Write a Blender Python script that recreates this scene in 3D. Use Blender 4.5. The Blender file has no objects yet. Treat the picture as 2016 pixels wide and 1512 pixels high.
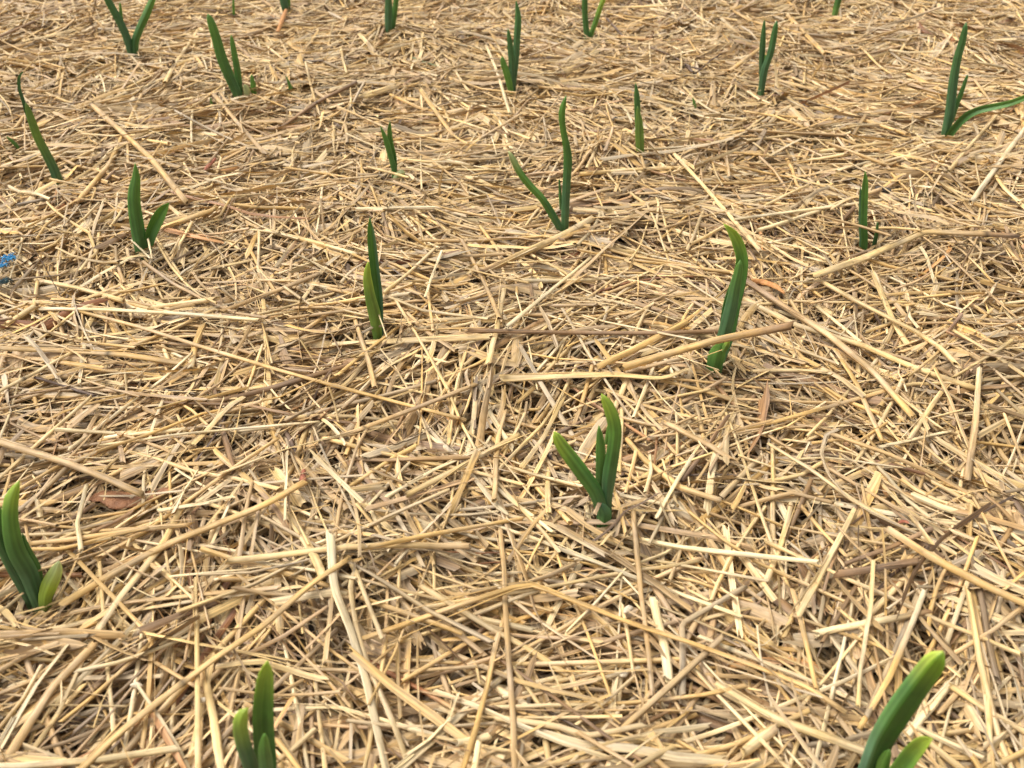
import bpy, math
import numpy as np
from mathutils import Vector

rng = np.random.default_rng(11)
scene = bpy.context.scene
C = scene.collection

# ------------------------------------------------------------------ camera, sky, sun, exposure
CAM_H = 0.27
PITCH = math.radians(36.8)
F_PX = 1746.0                      # focal length in pixels of the 2016 px wide photograph
cam_d = bpy.data.cameras.new("camera")
cam = bpy.data.objects.new("camera", cam_d)
C.objects.link(cam)
cam_d.sensor_width = 4.8
cam_d.lens = 4.8 * F_PX / 2016.0
cam_d.clip_start = 0.01
cam_d.clip_end = 500.0
cam.location = (0, 0, CAM_H)
cam.rotation_euler = (math.pi / 2 - PITCH, 0, 0)
cam_d.dof.use_dof = True
cam_d.dof.focus_distance = 0.47
cam_d.dof.aperture_fstop = 2.6
scene.camera = cam

SUN_EL, SUN_AZ = math.radians(60), math.radians(-75)    # azimuth from +Y towards +X
world = bpy.data.worlds.new("World")
scene.world = world
world.use_nodes = True
wn = world.node_tree
bg = wn.nodes["Background"]
sky = wn.nodes.new("ShaderNodeTexSky")
sky.sky_type = 'NISHITA'
sky.sun_disc = False
sky.sun_elevation = SUN_EL
sky.sun_rotation = SUN_AZ
sky.air_density = 1.0
sky.dust_density = 6.0
sky.ozone_density = 1.0
hs = wn.nodes.new("ShaderNodeHueSaturation")            # an overcast sky: nearly white
hs.inputs['Saturation'].default_value = 0.06
wn.links.new(sky.outputs[0], hs.inputs['Color'])
wn.links.new(hs.outputs[0], bg.inputs[0])
bg.inputs[1].default_value = 0.15

sun_d = bpy.data.lights.new("sun", 'SUN')
sun = bpy.data.objects.new("sun", sun_d)
C.objects.link(sun)
sun_d.energy = 0.8
sun_d.angle = math.radians(30)
sun_d.color = (1.0, 0.94, 0.84)
sdir = Vector((math.sin(SUN_AZ) * math.cos(SUN_EL), math.cos(SUN_AZ) * math.cos(SUN_EL), math.sin(SUN_EL)))
sun.rotation_euler = sdir.to_track_quat('Z', 'Y').to_euler()

scene.view_settings.view_transform = 'Standard'
scene.view_settings.look = 'None'
scene.view_settings.gamma = 1.0
scene.view_settings.exposure = 0.70
scene.cycles.max_bounces = 6
scene.cycles.diffuse_bounces = 4

# ------------------------------------------------------------------ photograph pixels -> the ground
ST, CT = math.sin(PITCH), math.cos(PITCH)
EYE = np.array([0, 0, CAM_H])


def ray(px, py):
    a = (px - 1008.0) / F_PX
    b = (756.0 - py) / F_PX
    return np.array([a, CT + b * ST, -ST + b * CT])


_w = np.random.default_rng(5)
_lam = np.concatenate([_w.uniform(0.10, 0.30, 14), _w.uniform(0.03, 0.09, 22)])
_dir = _w.uniform(0, 2 * np.pi, 36)
_ph = _w.uniform(0, 2 * np.pi, 36)
_amp = np.concatenate([np.full(14, 0.0013), np.full(22, 0.00055)])


PITS = []


def H(x, y):
    """height of the mulch's upper surface"""
    x = np.asarray(x, float); y = np.asarray(y, float)
    z = np.zeros(np.broadcast(x, y).shape)
    for l, d, p, a in zip(_lam, _dir, _ph, _amp):
        z = z + a * np.sin((x * math.cos(d) + y * math.sin(d)) * 2 * math.pi / l + p)
    for (a, b, rad, dep) in PITS:
        z = z - dep * np.exp(-((x - a) ** 2 + (y - b) ** 2) / rad ** 2)
    return z


def on_plane(px, py, z):
    d = ray(px, py)
    return EYE + d * ((z - CAM_H) / d[2])


for _px, _py, _r, _d in [(1745, 482, .022, .008), (480, 1110, .014, .006), (800, 840, .013, .006), (1300, 880, .014, .006),
                         (1790, 125, .030, .009), (290, 142, .028, .007), (1960, 880, .014, .006), (1380, 1455, .012, .006),
                         (855, 1300, .012, .007), (1310, 1090, .013, .006), (130, 1190, .012, .007), (250, 1000, .014, .007),
                         (640, 690, .014, .005), (1050, 330, .02, .005), (500, 860, .015, .006), (1560, 880, .014, .006),
                         (660, 60, .03, .007), (1250, 470, .016, .005), (60, 660, .015, .005), (1640, 1330, .01, .006)]:
    _q = on_plane(_px, _py, 0.0)
    PITS.append((_q[0], _q[1], _r, _d))


def on_mulch(px, py, lift=0.0):
    z = lift
    for _ in range(4):
        p = on_plane(px, py, z)
        z = float(H(p[0], p[1])) + lift
    return on_plane(px, py, z)


def px_per_m(p):
    q = p - EYE
    return F_PX / (q[1] * CT - q[2] * ST)


# ------------------------------------------------------------------ materials
def new_mat(name):
    m = bpy.data.materials.new(name)
    m.use_nodes = True
    nt = m.node_tree
    return m, nt, nt.nodes["Principled BSDF"]


def node(nt, kind, **kw):
    n = nt.nodes.new(kind)
    for k, v in kw.items():
        if k in n.inputs.keys():
            n.inputs[k].default_value = v
        else:
            setattr(n, k, v)
    return n


def straw_material():
    m, nt, bs = new_mat("dry_straw")
    L = nt.links.new
    at = node(nt, "ShaderNodeAttribute", attribute_name="tint")
    fb = node(nt, "ShaderNodeAttribute", attribute_name="fibre")
    mp = node(nt, "ShaderNodeMapping")
    mp.inputs['Scale'].default_value = (38, 950, 1)
    L(fb.outputs['Vector'], mp.inputs['Vector'])
    n1 = node(nt, "ShaderNodeTexNoise", Scale=1.0, Detail=3.0, Roughness=0.6)
    L(mp.outputs[0], n1.inputs['Vector'])
    r1 = node(nt, "ShaderNodeMapRange")
    for i, v in enumerate((0.35, 0.65, 0.58, 1.28)):
        r1.inputs[i + 1].default_value = v
    L(n1.outputs[0], r1.inputs[0])
    mp2 = node(nt, "ShaderNodeMapping")
    mp2.inputs['Scale'].default_value = (130, 330, 1)
    L(fb.outputs['Vector'], mp2.inputs['Vector'])
    n2 = node(nt, "ShaderNodeTexNoise", Scale=1.0, Detail=4.0, Roughness=0.65)
    L(mp2.outputs[0], n2.inputs['Vector'])
    r2 = node(nt, "ShaderNodeMapRange")
    for i, v in enumerate((0.54, 0.74, 0.0, 0.6)):
        r2.inputs[i + 1].default_value = v
    L(n2.outputs[0], r2.inputs[0])
    mul = node(nt, "ShaderNodeMix", data_type='RGBA', blend_type='MULTIPLY')
    mul.inputs[0].default_value = 1.0
    L(at.outputs['Color'], mul.inputs[6])
    L(r1.outputs[0], mul.inputs[7])
    st = node(nt, "ShaderNodeMix", data_type='RGBA', blend_type='MULTIPLY')     # weather stains
    L(r2.outputs[0], st.inputs[0])
    mp3 = node(nt, "ShaderNodeMapping")
    mp3.inputs['Scale'].default_value = (34, 150, 1)
    L(fb.outputs['Vector'], mp3.inputs['Vector'])
    n3 = node(nt, "ShaderNodeTexNoise", Scale=1.0, Detail=3.0, Roughness=0.6)
    L(mp3.outputs[0], n3.inputs['Vector'])
    r3 = node(nt, "ShaderNodeMapRange")
    for i, v in enumerate((0.42, 0.66, 0.0, 0.6)):
        r3.inputs[i + 1].default_value = v
    L(n3.outputs[0], r3.inputs[0])
    wx = node(nt, "ShaderNodeMix", data_type='RGBA')             # bleached grey stretches
    L(r3.outputs[0], wx.inputs[0])
    L(mul.outputs[2], wx.inputs[6])
    gy = node(nt, "ShaderNodeHueSaturation", Saturation=0.62, Value=0.92)
    L(mul.outputs[2], gy.inputs['Color'])
    L(gy.outputs[0], wx.inputs[7])
    L(wx.outputs[2], st.inputs[6])
    st.inputs[7].default_value = (0.52, 0.42, 0.34, 1)
    L(st.outputs[2], bs.inputs['Base Color'])
    bs.inputs['Roughness'].default_value = 0.52
    bs.inputs['Specular IOR Level'].default_value = 0.25
    bp = node(nt, "ShaderNodeBump", Strength=0.6, Distance=0.0005)
    L(n1.outputs[0], bp.inputs['Height'])
    L(bp.outputs[0], bs.inputs['Normal'])
    return m


def leaf_material():
    m, nt, bs = new_mat("garlic_leaf")
    L = nt.links.new
    at = node(nt, "ShaderNodeAttribute", attribute_name="tint")
    fb = node(nt, "ShaderNodeAttribute", attribute_name="fibre")
    mp = node(nt, "ShaderNodeMapping")
    mp.inputs['Scale'].default_value = (18, 1050, 1)
    L(fb.outputs['Vector'], mp.inputs['Vector'])
    n1 = node(nt, "ShaderNodeTexNoise", Scale=1.0, Detail=2.0)
    L(mp.outputs[0], n1.inputs['Vector'])
    r1 = node(nt, "ShaderNodeMapRange")
    for i, v in enumerate((0.35, 0.65, 0.80, 1.20)):
        r1.inputs[i + 1].default_value = v
    L(n1.outputs[0], r1.inputs[0])
    mp2 = node(nt, "ShaderNodeMapping")
    mp2.inputs['Scale'].default_value = (110, 160, 1)
    L(fb.outputs['Vector'], mp2.inputs['Vector'])
    n2 = node(nt, "ShaderNodeTexNoise", Scale=1.0, Detail=3.0)
    L(mp2.outputs[0], n2.inputs['Vector'])
    r2 = node(nt, "ShaderNodeMapRange")
    for i, v in enumerate((0.3, 0.75, 0.85, 1.2)):
        r2.inputs[i + 1].default_value = v
    L(n2.outputs[0], r2.inputs[0])
    mm = node(nt, "ShaderNodeMath", operation='MULTIPLY')
    L(r1.outputs[0], mm.inputs[0]); L(r2.outputs[0], mm.inputs[1])
    mul = node(nt, "ShaderNodeMix", data_type='RGBA', blend_type='MULTIPLY')
    mul.inputs[0].default_value = 1.0
    L(at.outputs['Color'], mul.inputs[6])
    L(mm.outputs[0], mul.inputs[7])
    L(mul.outputs[2], bs.inputs['Base Color'])
    bs.inputs['Roughness'].default_value = 0.48
    bs.inputs['Specular IOR Level'].default_value = 0.45
    bp = node(nt, "ShaderNodeBump", Strength=0.25, Distance=0.0003)
    L(n1.outputs[0], bp.inputs['Height'])
    L(bp.outputs[0], bs.inputs['Normal'])
    tr = node(nt, "ShaderNodeBsdfTranslucent")
    tc = node(nt, "ShaderNodeMix", data_type='RGBA', blend_type='MULTIPLY')
    tc.inputs[0].default_value = 1.0
    L(mul.outputs[2], tc.inputs[6]); tc.inputs[7].default_value = (1.5, 1.6, 0.7, 1)
    L(tc.outputs[2], tr.inputs[0])
    mx = node(nt, "ShaderNodeMixShader"); mx.inputs[0].default_value = 0.22
    L(bs.outputs[0], mx.inputs[1]); L(tr.outputs[0], mx.inputs[2])
    L(mx.outputs[0], nt.nodes["Material Output"].inputs['Surface'])
    return m


def noise_material(name, c1, c2, scale, rough=0.8, detail=5.0, bump=0.5, dist=0.002):
    m, nt, bs = new_mat(name)
    L = nt.links.new
    tc = node(nt, "ShaderNodeTexCoord")
    n = node(nt, "ShaderNodeTexNoise", Scale=scale, Detail=detail, Roughness=0.65)
    L(tc.outputs['Object'], n.inputs['Vector'])
    r = node(nt, "ShaderNodeValToRGB")
    r.color_ramp.elements[0].position = 0.35; r.color_ramp.elements[0].color = (*c1, 1)
    r.color_ramp.elements[1].position = 0.68; r.color_ramp.elements[1].color = (*c2, 1)
    L(n.outputs[0], r.inputs[0])
    L(r.outputs[0], bs.inputs['Base Color'])
    bs.inputs['Roughness'].default_value = rough
    b = node(nt, "ShaderNodeBump", Strength=bump, Distance=dist)
    L(n.outputs[0], b.inputs['Height']); L(b.outputs[0], bs.inputs['Normal'])
    return m


STRAW = straw_material()
LEAF = leaf_material()
SOIL = noise_material("dark_soil", (0.035, 0.024, 0.015), (0.11, 0.075, 0.045), 160)
RUST = noise_material("dry_rusty_leaf", (0.19, 0.075, 0.026), (0.38, 0.17, 0.068), 230, 0.6, bump=1.0, dist=0.002)
TWINE = noise_material("blue_plastic", (0.02, 0.20, 0.44), (0.05, 0.34, 0.60), 700, 0.4, bump=0.2)
TEAL = noise_material("teal_plastic", (0.006, 0.03, 0.035), (0.02, 0.08, 0.09), 500, 0.4, bump=0.2)
REDCHIP = noise_material("red_wood", (0.22, 0.06, 0.03), (0.42, 0.15, 0.075), 500, 0.7)
ORANGE = noise_material("orange_scrap", (0.36, 0.14, 0.035), (0.56, 0.27, 0.08), 300, 0.6)
HUSK = noise_material("pale_husk", (0.58, 0.46, 0.30), (0.76, 0.66, 0.50), 500, 0.5)
GREYCLOD = noise_material("soil_clod", (0.03, 0.027, 0.025), (0.10, 0.085, 0.07), 420, 0.9)


# ------------------------------------------------------------------ mesh helpers
def link_mesh(name, V, F, mat, tint=None, fibre=None, parent=None, smooth=True, loc=None):
    """V (n,3), F (m,4) quads"""
    V = np.asarray(V, np.float32); F = np.asarray(F, np.int32)
    if loc is not None:
        V = V - np.asarray(loc, np.float32)
    me = bpy.data.meshes.new(name)
    me.vertices.add(len(V))
    me.vertices.foreach_set("co", V.ravel())
    k = F.shape[1]
    me.loops.add(F.size)
    me.loops.foreach_set("vertex_index", F.ravel())
    me.polygons.add(len(F))
    me.polygons.foreach_set("loop_start", np.arange(0, F.size, k, dtype=np.int32))
    if smooth:
        me.polygons.foreach_set("use_smooth", np.ones(len(F), bool))
    if tint is not None:
        a = me.attributes.new("tint", 'FLOAT_COLOR', 'POINT')
        a.data.foreach_set("color", np.concatenate([tint, np.ones((len(V), 1))], 1).astype(np.float32).ravel())
    if fibre is not None:
        a = me.attributes.new("fibre", 'FLOAT_VECTOR', 'POINT')
        a.data.foreach_set("vector", np.asarray(fibre, np.float32).ravel())
    me.materials.append(mat)
    me.update(calc_edges=True)
    o = bpy.data.objects.new(name, me)
    C.objects.link(o)
    if loc is not None:
        o.location = [float(v) for v in loc]
    if parent is not None:
        o.parent = parent
        if loc is not None:
            o.location = [float(a - b) for a, b in zip(loc, parent.location)]
    return o


def tag(o, label, cat, group=None, kind=None):
    if label: o["label"] = label
    if cat: o["category"] = cat
    if group: o["group"] = group
    if kind: o["kind"] = kind
    return o


def unit(a):
    return a / np.maximum(np.linalg.norm(a, axis=-1, keepdims=True), 1e-12)


def strands(P, hw, hh, prof, closed, roll, jit, tint, g):
    """P (N,K,3) centre lines; hw, hh (N,K) half width and half height; prof (M,2); tint (N,K,3)"""
    N, K, _ = P.shape
    M = len(prof)
    T = np.empty_like(P)
    T[:, 1:-1] = P[:, 2:] - P[:, :-2]
    T[:, 0] = P[:, 1] - P[:, 0]
    T[:, -1] = P[:, -1] - P[:, -2]
    T = unit(T)
    S = np.cross(T, np.array([0, 0, 1.0]))
    bad = np.linalg.norm(S, axis=-1) < 0.05
    S[bad] = np.array([1.0, 0, 0])
    S = unit(S)
    Nn = np.cross(S, T)
    cr, sr = np.cos(roll)[..., None], np.sin(roll)[..., None]
    if cr.ndim == 2:
        cr, sr = cr[:, None], sr[:, None]
    S, Nn = S * cr + Nn * sr, Nn * cr - S * sr
    V = P[:, :, None, :] + S[:, :, None, :] * (hw[..., None] * prof[:, 0])[..., None] \
        + Nn[:, :, None, :] * (hh[..., None] * prof[:, 1])[..., None]
    V[:, 0] += T[:, 0, None, :] * jit[:, 0, :, None]
    V[:, -1] += T[:, -1, None, :] * jit[:, 1, :, None]
    col = np.broadcast_to(tint[:, :, None, :], (N, K, M, 3))
    seg = np.linalg.norm(np.diff(P, axis=1), axis=-1)
    u = np.concatenate([np.zeros((N, 1)), np.cumsum(seg, 1)], 1)
    per = np.arange(M) / max(M - 1, 1) - 0.5
    if closed:
        per = np.sin(np.arange(M) / M * 2 * np.pi) * 0.5 + 0.2 * np.cos(np.arange(M) / M * 2 * np.pi)
    fib = np.zeros((N, K, M, 3))
    fib[..., 0] = (u + g.uniform(0, 50, (N, 1)))[..., None]
    fib[..., 1] = hw.mean(1)[:, None, None] * 2.4 * per[None, None, :] + g.uniform(0, 20, (N, 1, 1))
    base = (np.arange(N) * K * M)[:, None, None]
    k = np.arange(K - 1)[None, :, None] * M
    m = np.arange(M if closed else M - 1)[None, None, :]
    m2 = (m + 1) % M
    F = np.stack([base + k + m, base + k + m2, base + k + M + m2, base + k + M + m], -1).reshape(-1, 4)
    return V.reshape(-1, 3), F, col.reshape(-1, 3), fib.reshape(-1, 3)


def ring(M):
    a = np.arange(M) / M * 2 * np.pi
    return np.stack([np.cos(a), np.sin(a)], 1)


def arc(M, c):
    s = np.linspace(-1, 1, M)
    return np.stack([s, c * (1 - s * s)], 1)


# ------------------------------------------------------------------ straw colours (the straw's own)
PAL = {
    "cream": (0.71, 0.540, 0.285),
    "pale golden": (0.655, 0.452, 0.190),
    "golden": (0.595, 0.370, 0.128),
    "tan": (0.49, 0.315, 0.138),
    "greyish": (0.48, 0.355, 0.205),
    "pinkish tan": (0.49, 0.315, 0.155),
    "brown": (0.27, 0.155, 0.07),
    "reddish brown": (0.30, 0.125, 0.05),
    "orange": (0.52, 0.25, 0.08),
    "dark": (0.12, 0.075, 0.05),
}
PKEYS = list(PAL)
PARR = np.array([PAL[k] for k in PKEYS])


def pick_tint(n, w, g, spread=0.11):
    i = g.choice(len(PKEYS), n, p=np.array(w) / sum(w))
    j = g.choice(len(PKEYS), n, p=np.array(w) / sum(w))
    f = g.uniform(0, 0.35, (n, 1))
    c = PARR[i] * (1 - f) + PARR[j] * f
    return c * g.normal(1, spread, (n, 1)).clip(0.6, 1.35)


# ------------------------------------------------------------------ the ground below
def grid_sheet(name, x0, x1, y0, y1, nx, ny, zf):
    X, Y = np.meshgrid(np.linspace(x0, x1, nx), np.linspace(y0, y1, ny))
    Z = zf(X, Y)
    V = np.stack([X, Y, Z], -1).reshape(-1, 3)
    i = np.arange((ny - 1) * nx).reshape(ny - 1, nx)[:, :-1].ravel()
    return V, np.stack([i, i + 1, i + nx + 1, i + nx], -1)


ax = np.concatenate([-np.geomspace(200, 1.7, 14), np.linspace(-1.6, 1.6, 161), np.geomspace(1.7, 200, 14)])
ay = np.concatenate([-np.geomspace(200, 0.5, 14), np.linspace(-0.4, 2.2, 131), np.geomspace(2.3, 200, 14)])
X, Y = np.meshgrid(ax, ay)
near = np.exp(-((X / 1.7) ** 4 + ((Y - 0.9) / 1.6) ** 4))
Z = -0.0175 + H(X, Y) * near + (rng.normal(0, 0.0015, X.shape)) * near
i = np.arange((len(ay) - 1) * len(ax)).reshape(len(ay) - 1, len(ax))[:, :-1].ravel()
so = link_mesh("soil", np.stack([X, Y, Z], -1).reshape(-1, 3), np.stack([i, i + 1, i + len(ax) + 1, i + len(ax)], -1), SOIL)
tag(so, "dark brown garden soil under the straw", "soil", kind="structure")

# ------------------------------------------------------------------ garlic shoots, traced and set upright where they grow
GREEN = dict(
    b=(0.060, 0.138, 0.056),     # bluish sheath green
    m=(0.064, 0.160, 0.034),     # blade green
    l=(0.112, 0.235, 0.036),     # light green
    y=(0.330, 0.420, 0.045),     # yellow green tip
    o=(0.130, 0.215, 0.035),     # olive
    p=(0.420, 0.440, 0.200),     # pale
    d=(0.022, 0.075, 0.020),     # dark green
)
# each leaf: points (x, y, width) from the base up; shape 'k' keel towards us, 'c' channel towards us; colours base, middle, tip; mm towards us; degrees of lean; degrees of turn
PLANTS = [
 dict(nick="wide V shoot", label="garlic shoot with two leaves spread in a wide V and a thin one between", base=(264, 119), leaves=[
   dict(p=[(261,119,12),(250,75,15),(233,38,15),(212,0,13),(198,-26,7)], s='k', c='bbm', d=1),
   dict(p=[(246,80,6),(240,48,8),(236,5,4)], s='k', c='mml', d=-2),
   dict(p=[(267,119,11),(266,83,14),(274,59,14),(288,28,14),(300,0,11),(306,-14,5)], s='k', c='bml', d=2, r=15)]),
 dict(nick="papery stub shoot", label="garlic shoot with long slanting leaf and a papery-skinned stub at its foot", base=(469, 190), leaves=[
   dict(p=[(470,192,17),(451,149,20),(437,115,20),(425,73,18),(416,45,15),(409,27,9)], s='k', c='bml', d=2),
   dict(p=[(473,186,10),(469,150,13),(463,115,12),(459,92,10),(455,69,5)], s='k', c='bml', d=-2),
   dict(p=[(500,188,10),(499,172,11),(495,147,5)], s='k', c='mll', d=0),
   dict(p=[(488,192,12),(486,178,13),(481,166,7)], s='k', c='ppp', d=1, name="papery_skin")]),
 dict(nick="shoot over the orange scrap", label="garlic shoot cut off by the frame just beyond an orange straw scrap", base=(566, 20), leaves=[
   dict(p=[(562,20,14),(558,0,15),(552,-24,10),(548,-44,3)], s='k', c='bbm', d=1),
   dict(p=[(567,22,9),(567,0,9),(568,-30,4)], s='k', c='bml', d=-1)]),
 dict(nick="closed twin shoot", label="garlic shoot with two upright leaves pressed together at the photo's upper edge", base=(768, 73), leaves=[
   dict(p=[(766,74,11),(765,40,15),(765,0,13),(764,-34,5)], s='k', c='bbm', d=1),
   dict(p=[(770,74,8),(775,40,10),(780,0,10),(785,-30,4)], s='k', c='bml', d=-1)]),
 dict(nick="stepped three-leaf shoot", label="garlic shoot with three leaves stepped in height, tallest a narrow upright blade", base=(1007, 182), leaves=[
   dict(p=[(1010,180,9),(1015,121,12),(1018,69,13),(1020,35,12),(1016,1,3)], s='k', c='bbm', d=-1, r=25),
   dict(p=[(1008,182,9),(1007,121,12),(1004,87,11),(1000,56,4)], s='k', c='bbm', d=1),
   dict(p=[(1006,183,11),(999,149,13),(992,128,12),(988,111,7)], s='k', c='mll', d=3)]),
 dict(nick="yellowing V shoot", label="garlic shoot in a narrow V with one yellowing leaf, at the photo's upper edge", base=(1158, 76), leaves=[
   dict(p=[(1156,77,11),(1152,35,11),(1151,0,11),(1150,-30,4)], s='k', c='bmm', d=1),
   dict(p=[(1161,76,9),(1173,42,10),(1181,17,10),(1189,-4,9),(1195,-22,4)], s='k', c='mly', d=0)]),
 dict(nick="lone cropped leaf shoot", label="garlic shoot showing only the foot of one green leaf at the photo's upper edge", base=(1643, 30), leaves=[
   dict(p=[(1643,30,11),(1648,10,12),(1653,-10,11),(1658,-34,4)], s='k', c='lmm', d=0)]),
 dict(nick="forked shoot", label="garlic shoot forked into two equal leaves with a tiny leaf in the fork", base=(1498, 184), leaves=[
   dict(p=[(1499,180,8),(1500,115,11),(1502,80,11),(1505,38,4)], s='k', c='bbm', d=-1),
   dict(p=[(1498,184,12),(1505,139,14),(1517,104,13),(1524,69,12),(1529,41,7)], s='k', c='bbm', d=2),
   dict(p=[(1504,140,4),(1507,122,6),(1507,108,3)], s='k', c='mll', d=0)]),
 dict(nick="arching leaf shoot", label="garlic shoot with a tall upright leaf and one leaf arching low sideways over the straw", base=(1861, 276), leaves=[
   dict(p=[(1858,276,15),(1870,222,18),(1876,167,17),(1885,115,15),(1896,76,13),(1902,44,9)], s='k', c='bbm', d=1),
   dict(p=[(1874,240,7),(1884,205,9),(1891,187,9),(1905,147,5)], s='k', c='bmm', d=-1),
   dict(p=[(1863,278,13),(1880,252,14),(1903,229,15),(1927,217,14),(1958,210,13),(1986,204,12),(2016,193,11),(2040,180,4)], s='c', c='mml', d=3, lean=12)]),
 dict(nick="curl-tipped shoot", label="garlic shoot with one long leaning leaf whose thin inner leaf curls at the tip", base=(115, 360), leaves=[
   dict(p=[(60,240,8),(52,219,8),(46,199,7),(39,178,6),(37,160,6),(39,149,4),(46,140,2)], s='c', c='bbm', d=-1),
   dict(p=[(116,362,18),(106,333,18),(89,299,17),(74,270,16),(64,242,15),(56,218,11),(50,201,5)], s='k', c='bboo', d=1)]),
 dict(nick="broad pair shoot", label="garlic shoot with a broad upright leaf and a short open folded leaf", base=(285, 497), leaves=[
   dict(p=[(280,498,25),(270,444,26),(264,399,24),(265,370,21),(268,350,15),(266,321,3)], s='k', c='bml', d=1),
   dict(p=[(291,496,15),(297,462,21),(309,434,23),(321,413,17),(333,399,3)], s='c', c='mml', d=2, r=-18, two=(0.25, (0.85, 0.95, 0.7), (1.25, 1.2, 1.3)))]),
 dict(nick="small notched shoot", label="small slim garlic shoot split into two short tips, papery skin at its foot", base=(777, 352), leaves=[
   dict(p=[(777,354,9),(774,325,11),(768,306,10),(760,276,10),(749,248,3)], s='k', c='bml', d=1),
   dict(p=[(778,350,8),(776,310,10),(770,285,10),(767,260,9),(768,238,3)], s='c', c='bml', d=-1),
   dict(p=[(782,347,12),(790,341,14),(798,341,5)], s='k', c='ppp', d=3, name="papery_skin")]),
 dict(nick="kinked shoot", label="tall garlic shoot kinked at a joint, with a pale-tipped leaf leaning away from it", base=(1108, 457), leaves=[
   dict(p=[(1112,456,14),(1113,410,16),(1116,353,16),(1118,312,17),(1115,287,14),(1109,257,12),(1106,224,13),(1110,203,10),(1115,187,2)], s='k', c='bbbmll', d=0),
   dict(p=[(1106,458,13),(1088,424,15),(1067,391,14),(1042,364,14),(1023,339,13),(1010,314,12),(1001,297,6)], s='k', c='bbmllp', d=2),
   dict(p=[(1104,412,5),(1103,385,6),(1101,353,3)], s='k', c='bmm', d=-1)]),
 dict(nick="olive-sheathed shoot", label="single upright garlic shoot with a green blade rising from an olive outer leaf", base=(1259, 301), leaves=[
   dict(p=[(1257,290,9),(1255,222,12),(1254,191,11),(1251,162,2)], s='k', c='bmm', d=-2),
   dict(p=[(1260,303,15),(1259,264,17),(1258,236,13),(1255,209,3)], s='k', c='mooo', d=2)]),
 dict(nick="slim sunken shoot", label="slim pointed garlic shoot standing in a hollow with a tiny green stub beside it", base=(1699, 478), leaves=[
   dict(p=[(1697,480,10),(1696,439,11),(1695,403,8),(1694,368,3)], s='k', c='bbb', d=-1),
   dict(p=[(1702,480,12),(1701,439,12),(1702,403,12),(1703,374,12),(1704,355,9),(1703,336,2)], s='c', c='mml', d=1, r=10),
   dict(p=[(1722,478,8),(1726,458,7),(1728,437,3)], s='k', c='ddm', d=0)]),  # stub coloured dark at the foot to carry the hollow's shade
 dict(nick="spear-shaped shoot", label="upright spear-shaped garlic shoot with an olive outer leaf reaching half its height", base=(742, 658), leaves=[
   dict(p=[(748,655,14),(744,585,19),(738,530,18),(733,483,17),(730,452,12),(728,427,2)], s='c', c='mmml', d=-2, r=22, two=(0.3, (0.85, 1.0, 0.8), (0.8, 0.75, 1.6))),
   dict(p=[(743,660,18),(738,622,24),(729,585,21),(724,555,18),(723,538,14),(725,515,5)], s='k', c='mooy', d=2)]),
 dict(nick="hooked shoot", label="tall garlic shoot with a hooked tip, crossed at its foot by a thick golden straw", base=(1408, 718), leaves=[
   dict(p=[(1412,716,26),(1430,659,31),(1441,600,34),(1456,547,28),(1461,511,23),(1453,479,22),(1441,457,16),(1424,440,3)], s='c', c='bbmmly', d=-3, r=12),
   dict(p=[(1411,716,22),(1425,661,25),(1438,610,25),(1449,557,20),(1455,530,16),(1457,512,7)], s='k', c='bbbl', d=2),
   dict(p=[(1406,722,30),(1411,700,33),(1417,682,22),(1415,672,9)], s='k', c='bml', d=5),
   dict(p=[(1424,690,12),(1430,680,12),(1434,671,6)], s='k', c='loy', d=6)]),
 dict(nick="plump three-leaf shoot", label="plump garlic shoot with three thick blunt leaves, yellow-green at the tips", base=(1190, 1014), leaves=[
   dict(p=[(1194,873,9),(1198,852,10),(1200,830,4)], s='k', c='lll', d=-4),
   dict(p=[(1181,1000,12),(1181,951,16),(1183,905,20),(1182,873,17),(1179,838,5)], s='k', c='bml', d=-2),
   dict(p=[(1194,1013,20),(1195,982,20),(1199,938,27),(1206,895,26),(1211,851,26),(1207,825,26),(1196,796,21),(1184,776,11)], s='k', c='bbbmly', d=0, r=8),
   dict(p=[(1186,1015,25),(1174,971,28),(1147,932,29),(1123,900,28),(1104,874,24),(1091,850,14)], s='k', c='bbmly', d=2),
   dict(p=[(1190,1020,27),(1190,1010,27),(1186,1000,20),(1181,990,8)], s='k', c='lmb', d=4, name="sheath")]),
 dict(nick="edge shoot with a pale stub", label="garlic shoot at the photo's edge with a short fat yellow stub beside dark leaves", base=(75, 1178), leaves=[
   dict(p=[(52,1170,18),(46,1155,22),(22,1112,22),(0,1065,21),(-16,1010,10)], s='k', c='bbm', d=-4),
   dict(p=[(20,1090,14),(2,1040,22),(-8,1003,18),(-14,980,6)], s='k', c='mml', d=-6),
   dict(p=[(82,1160,12),(73,1118,14),(55,1082,12),(44,1050,4)], s='k', c='dmm', d=-2),
   dict(p=[(74,1180,27),(57,1131,33),(31,1081,33),(20,1027,29),(22,985,26),(31,960,16),(38,946,6)], s='k', c='bbbmly', d=0, r=10),
   dict(p=[(89,1180,24),(97,1153,31),(110,1125,24),(116,1105,8)], s='k', c='ooyp', d=4)]),
 dict(nick="blunt bottom shoot", label="garlic shoot with blunt bright leaf behind short curled leaf at the frame's lower edge", base=(512, 1556), leaves=[
   dict(p=[(526,1552,36),(523,1500,41),(519,1440,41),(518,1400,40),(520,1363,37),(523,1330,30),(527,1300,12)], s='c', c='bmmly', d=-2),
   dict(p=[(508,1556,26),(494,1508,29),(478,1460,29),(473,1423,28),(479,1403,22),(488,1394,10)], s='k', c='bbby', d=3),
   dict(p=[(524,1550,26),(524,1510,27),(520,1475,23),(521,1445,8)], s='k', c='bbl', d=6)]),
 dict(nick="big slanting shoot", label="big garlic shoot slanting sideways, folded blade with a blunt yellow tip", base=(1700, 1545), leaves=[
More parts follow.
